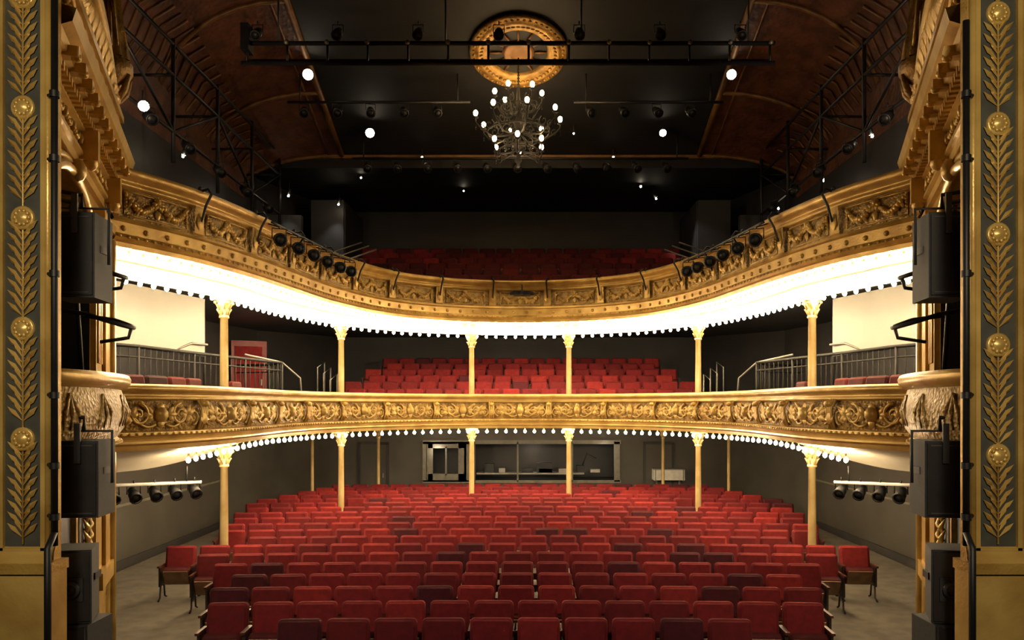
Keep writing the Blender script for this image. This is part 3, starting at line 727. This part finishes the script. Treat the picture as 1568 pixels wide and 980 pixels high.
b=MB(); c0=Vector((-.03,18.2,9.75))
b.tube([c0+Vector((0,0,.9)),Vector((-.03,18.2,zc(18.2)-.1))],.018,0,6)
for k in range(7): b.lathe([(.02,0),(.035,.02),(.02,.04)],c0+Vector((0,0,.9+.07*k)),0,6)
b.lathe([(0,-.95),(.04,-.92),(.03,-.86),(.09,-.78),(.05,-.7),(.04,-.6),(.13,-.5),(.15,-.4),(.06,-.3),(.04,-.1),(.1,0),(.12,.08),(.05,.2),(.035,.4),(.08,.5),(.05,.6),(.03,.9)],c0,0,14)
def arm(a,R,zr,z0):
    c,s=math.cos(a),math.sin(a)
    P=lambda r,z:c0+Vector((r*c,r*s,z))
    b.tube([P(.06,z0),P(R*.3,z0-.12),P(R*.6,z0-.16),P(R*.88,zr-.2),P(R,zr-.08),P(R,zr)],[.026,.024,.024,.02,.018,.016],0,6)
    for rr,zz,k0,sc2 in((.25,z0+.05,0,.12),(.68,zr-.1,2,.13),(.5,z0+.12,4,.1),(.85,zr-.2,1,.08)):
        b.tube([P(R*rr+sc2*math.cos(t*.55+k0)*(1-t/16),zz+sc2*math.sin(t*.55+k0)*(1-t/16)) for t in range(14)],.014,0,5)
    b.lathe([(.02,0),(.065,.02),(.07,.035),(.02,.03)],P(R,zr),0,10)
    b.tube([P(R,zr+.02),P(R,zr+.08)],.018,1,7)
    b.blob(P(R,zr+.135),(.052,.052,.07),2,8,5)
    for k in range(3): b.blob(P(R,zr-.14-.05*k),(.012,.012,.022),0,5,4)
for i in range(8): arm(i*math.pi/4+.2,1.0,.12,-.1)
for i in range(6): arm(i*math.pi/3+.5,.62,-.5,-.5)
for i in range(6): arm(i*math.pi/3+.1,.55,.68,.35)
for R_,z_ in((.72,-.12),(.45,-.55),(.4,.45)):
    b.tube([c0+Vector((R_*math.cos(2*math.pi*i/32),R_*math.sin(2*math.pi*i/32),z_)) for i in range(32)],.018,0,5,closed=True)
b.build('chandelier',[IRON,CREAMD,BULBC])

def lamp(kind,name,loc,energy,color=(1,.85,.65),size=.1,target=None,angle=60,blend=.6):
    l=bpy.data.lights.new(name,kind); l.energy=energy; l.color=color
    o=bpy.data.objects.new(name,l); o.location=loc; sc.collection.objects.link(o)
    if kind=='SPOT': l.spot_size=math.radians(angle); l.spot_blend=blend; l.shadow_soft_size=size
    elif kind=='POINT': l.shadow_soft_size=size
    if target is not None: o.rotation_euler=(Vector(target)-Vector(loc)).to_track_quat('-Z','Y').to_euler()
    return o
def downlight(p,r=.07):
    b=MB(); p=Vector(p); d=(Vector((0,2,2.5))-p).normalized()
    b.tube([p-d*.3,p-d*.25,p-d*.05,p],[r*.6,r*1.0,r*1.15,r*1.3],0,14)
    b.lathe([(0,0),(r*1.1,0)],p+d*.005,1,14,d.to_track_quat('Z','Y').to_matrix())
    b.tube([p-d*.2,p-d*.2+Vector((0,0,.25))],.015,0,6)
    b.build('ceiling_spotlight',[BLACK,LENS],False)
for p,r in (((-5.0,18.5,11.1),.11),((-3.95,20.6,10.45),.105),((5.0,18.5,11.1),.10),((3.75,20.6,10.45),.08),((-6.45,13.5,8.45),.08),
            ((-2.7,21.5,10.1),.022),((-1.75,24,9.85),.022),((-4.6,22.6,9.85),.022),((2.55,21.5,10.1),.025),((3.6,23.5,9.85),.03),((1.4,20.5,10.4),.02)):
    downlight(p,r)
lamp('SPOT','work_spot',(-4.9,18.0,11.0),400,(1,.82,.6),.1,(-1,13,0),65)
lamp('SPOT','work_spot',(4.9,18.0,11.0),400,(1,.82,.6),.1,(1,13,0),65)
for p,tgt in (((7.1,15.8,8.75),(7.7,16.2,7)),((7.1,18.4,8.6),(7.7,18.8,7)),((6.9,21,8.6),(7.5,22,7)),((4.1,23.8,9.6),(5.8,24.1,7.5)),((-7.1,16.6,8.6),(-7.7,17,7)),((-7.0,20.4,8.9),(-7.7,21,7)),((-6.5,22.0,9.2),(-6.9,22.5,7)),((-5.5,23.7,9.4),(-5.9,24.1,7.5))):
    b=MB(); P=Vector(p); d=(Vector(tgt)-P).normalized()
    b.tube([P-d*.18,P-d*.1,P],[.03,.05,.055],0,10); b.lathe([(0,0),(.045,0)],P+d*.004,1,10,d.to_track_quat('Z','Y').to_matrix())
    b.blob(P-Vector((0,0.05,0.05)),.03,1,8,5); b.tube([P-d*.1,P-d*.1+Vector((0,0,.3))],.012,0,5)
    b.build('wall_spotlight',[BLACK,LENS],False)
    lamp('SPOT','wall_spot_lamp',P+d*.06,130 if p[0]>0 else 50,(1,.94,.86),.03,tgt,60,.8)

b=MB(); b.box((.05,19.35,6.05),(.42,.3,.1),0); b.tube([(.05,19.2,6.05),(.05,19.1,6.05)],.05,0,10); b.tube([(.05,19.35,6.05),(.05,19.6,6.3)],.02,0,6)
for q_ in(-1,1): b.tube([(.05+q_*.3,19.4,6.05),(.05+q_*.15,19.38,6.08)],.04,0,8)
b.build('video_projector',[BLACK])
b=MB(); b.box((4.55,24.2,1.15),(.95,.4,.32),0)
for x in(4.12,4.98): b.box((x,24.2,1.15),(.04,.44,.36),1)
b.box((4.55,24.2,1.32),(.95,.44,.03),1)
for x in(4.2,4.9): b.tube([(x,24.2,1.0),(x,24.2,fz(24.2))],.03,1,6)
b.build('road_case',[WHITEP,STEEL])

# ------------------------------------------------------------------ lights
lamp('POINT','chandelier_light',(-.03,18.2,8.6),70,(1,.72,.42),.4)
# unseen warm spots, no fixture modelled, aimed up to brighten the coved brown ceiling
for sx in(-1,1):
    lamp('SPOT','cove_fill_spot',(sx*6.3,11.5,7.4),260,(1,.72,.45),.2,(sx*6.3,17,11.2),70)
for x,tx in((-3.2,-4.6),(3.2,4.6)):
    lamp('SPOT','stage_batten_lamp',(x*.6,-.5,6.2),1100,(1,.82,.53),.5,(tx,7.0,4.2),60)
lamp('SPOT','stage_batten_lamp',(-1.5,1.0,6.2),450,(1,.84,.66),.5,(-1.5,14,0.5),50)
lamp('SPOT','stage_batten_lamp',(1.5,1.0,6.2),450,(1,.84,.66),.5,(1.5,14,0.5),50)
for x in(-2.6,0.4,2.6): lamp('POINT','booth_light',(x,24.3 if abs(x)>1 else 25.4,1.9),10,(1,.85,.65),.1)

w=bpy.data.worlds.new('World'); sc.world=w; w.use_nodes=True
w.node_tree.nodes['Background'].inputs[0].default_value=(.9,.75,.6,1); w.node_tree.nodes['Background'].inputs[1].default_value=.01

cam=bpy.data.cameras.new('Camera'); co=bpy.data.objects.new('Camera',cam); sc.collection.objects.link(co)
co.location=(.11,0,EYE); co.rotation_euler=(math.pi/2,0,0); cam.lens=1200/1568*36; cam.sensor_width=36
cam.shift_x=-19/1568; cam.shift_y=130/1568; cam.clip_end=200; cam.clip_start=.05
sc.camera=co
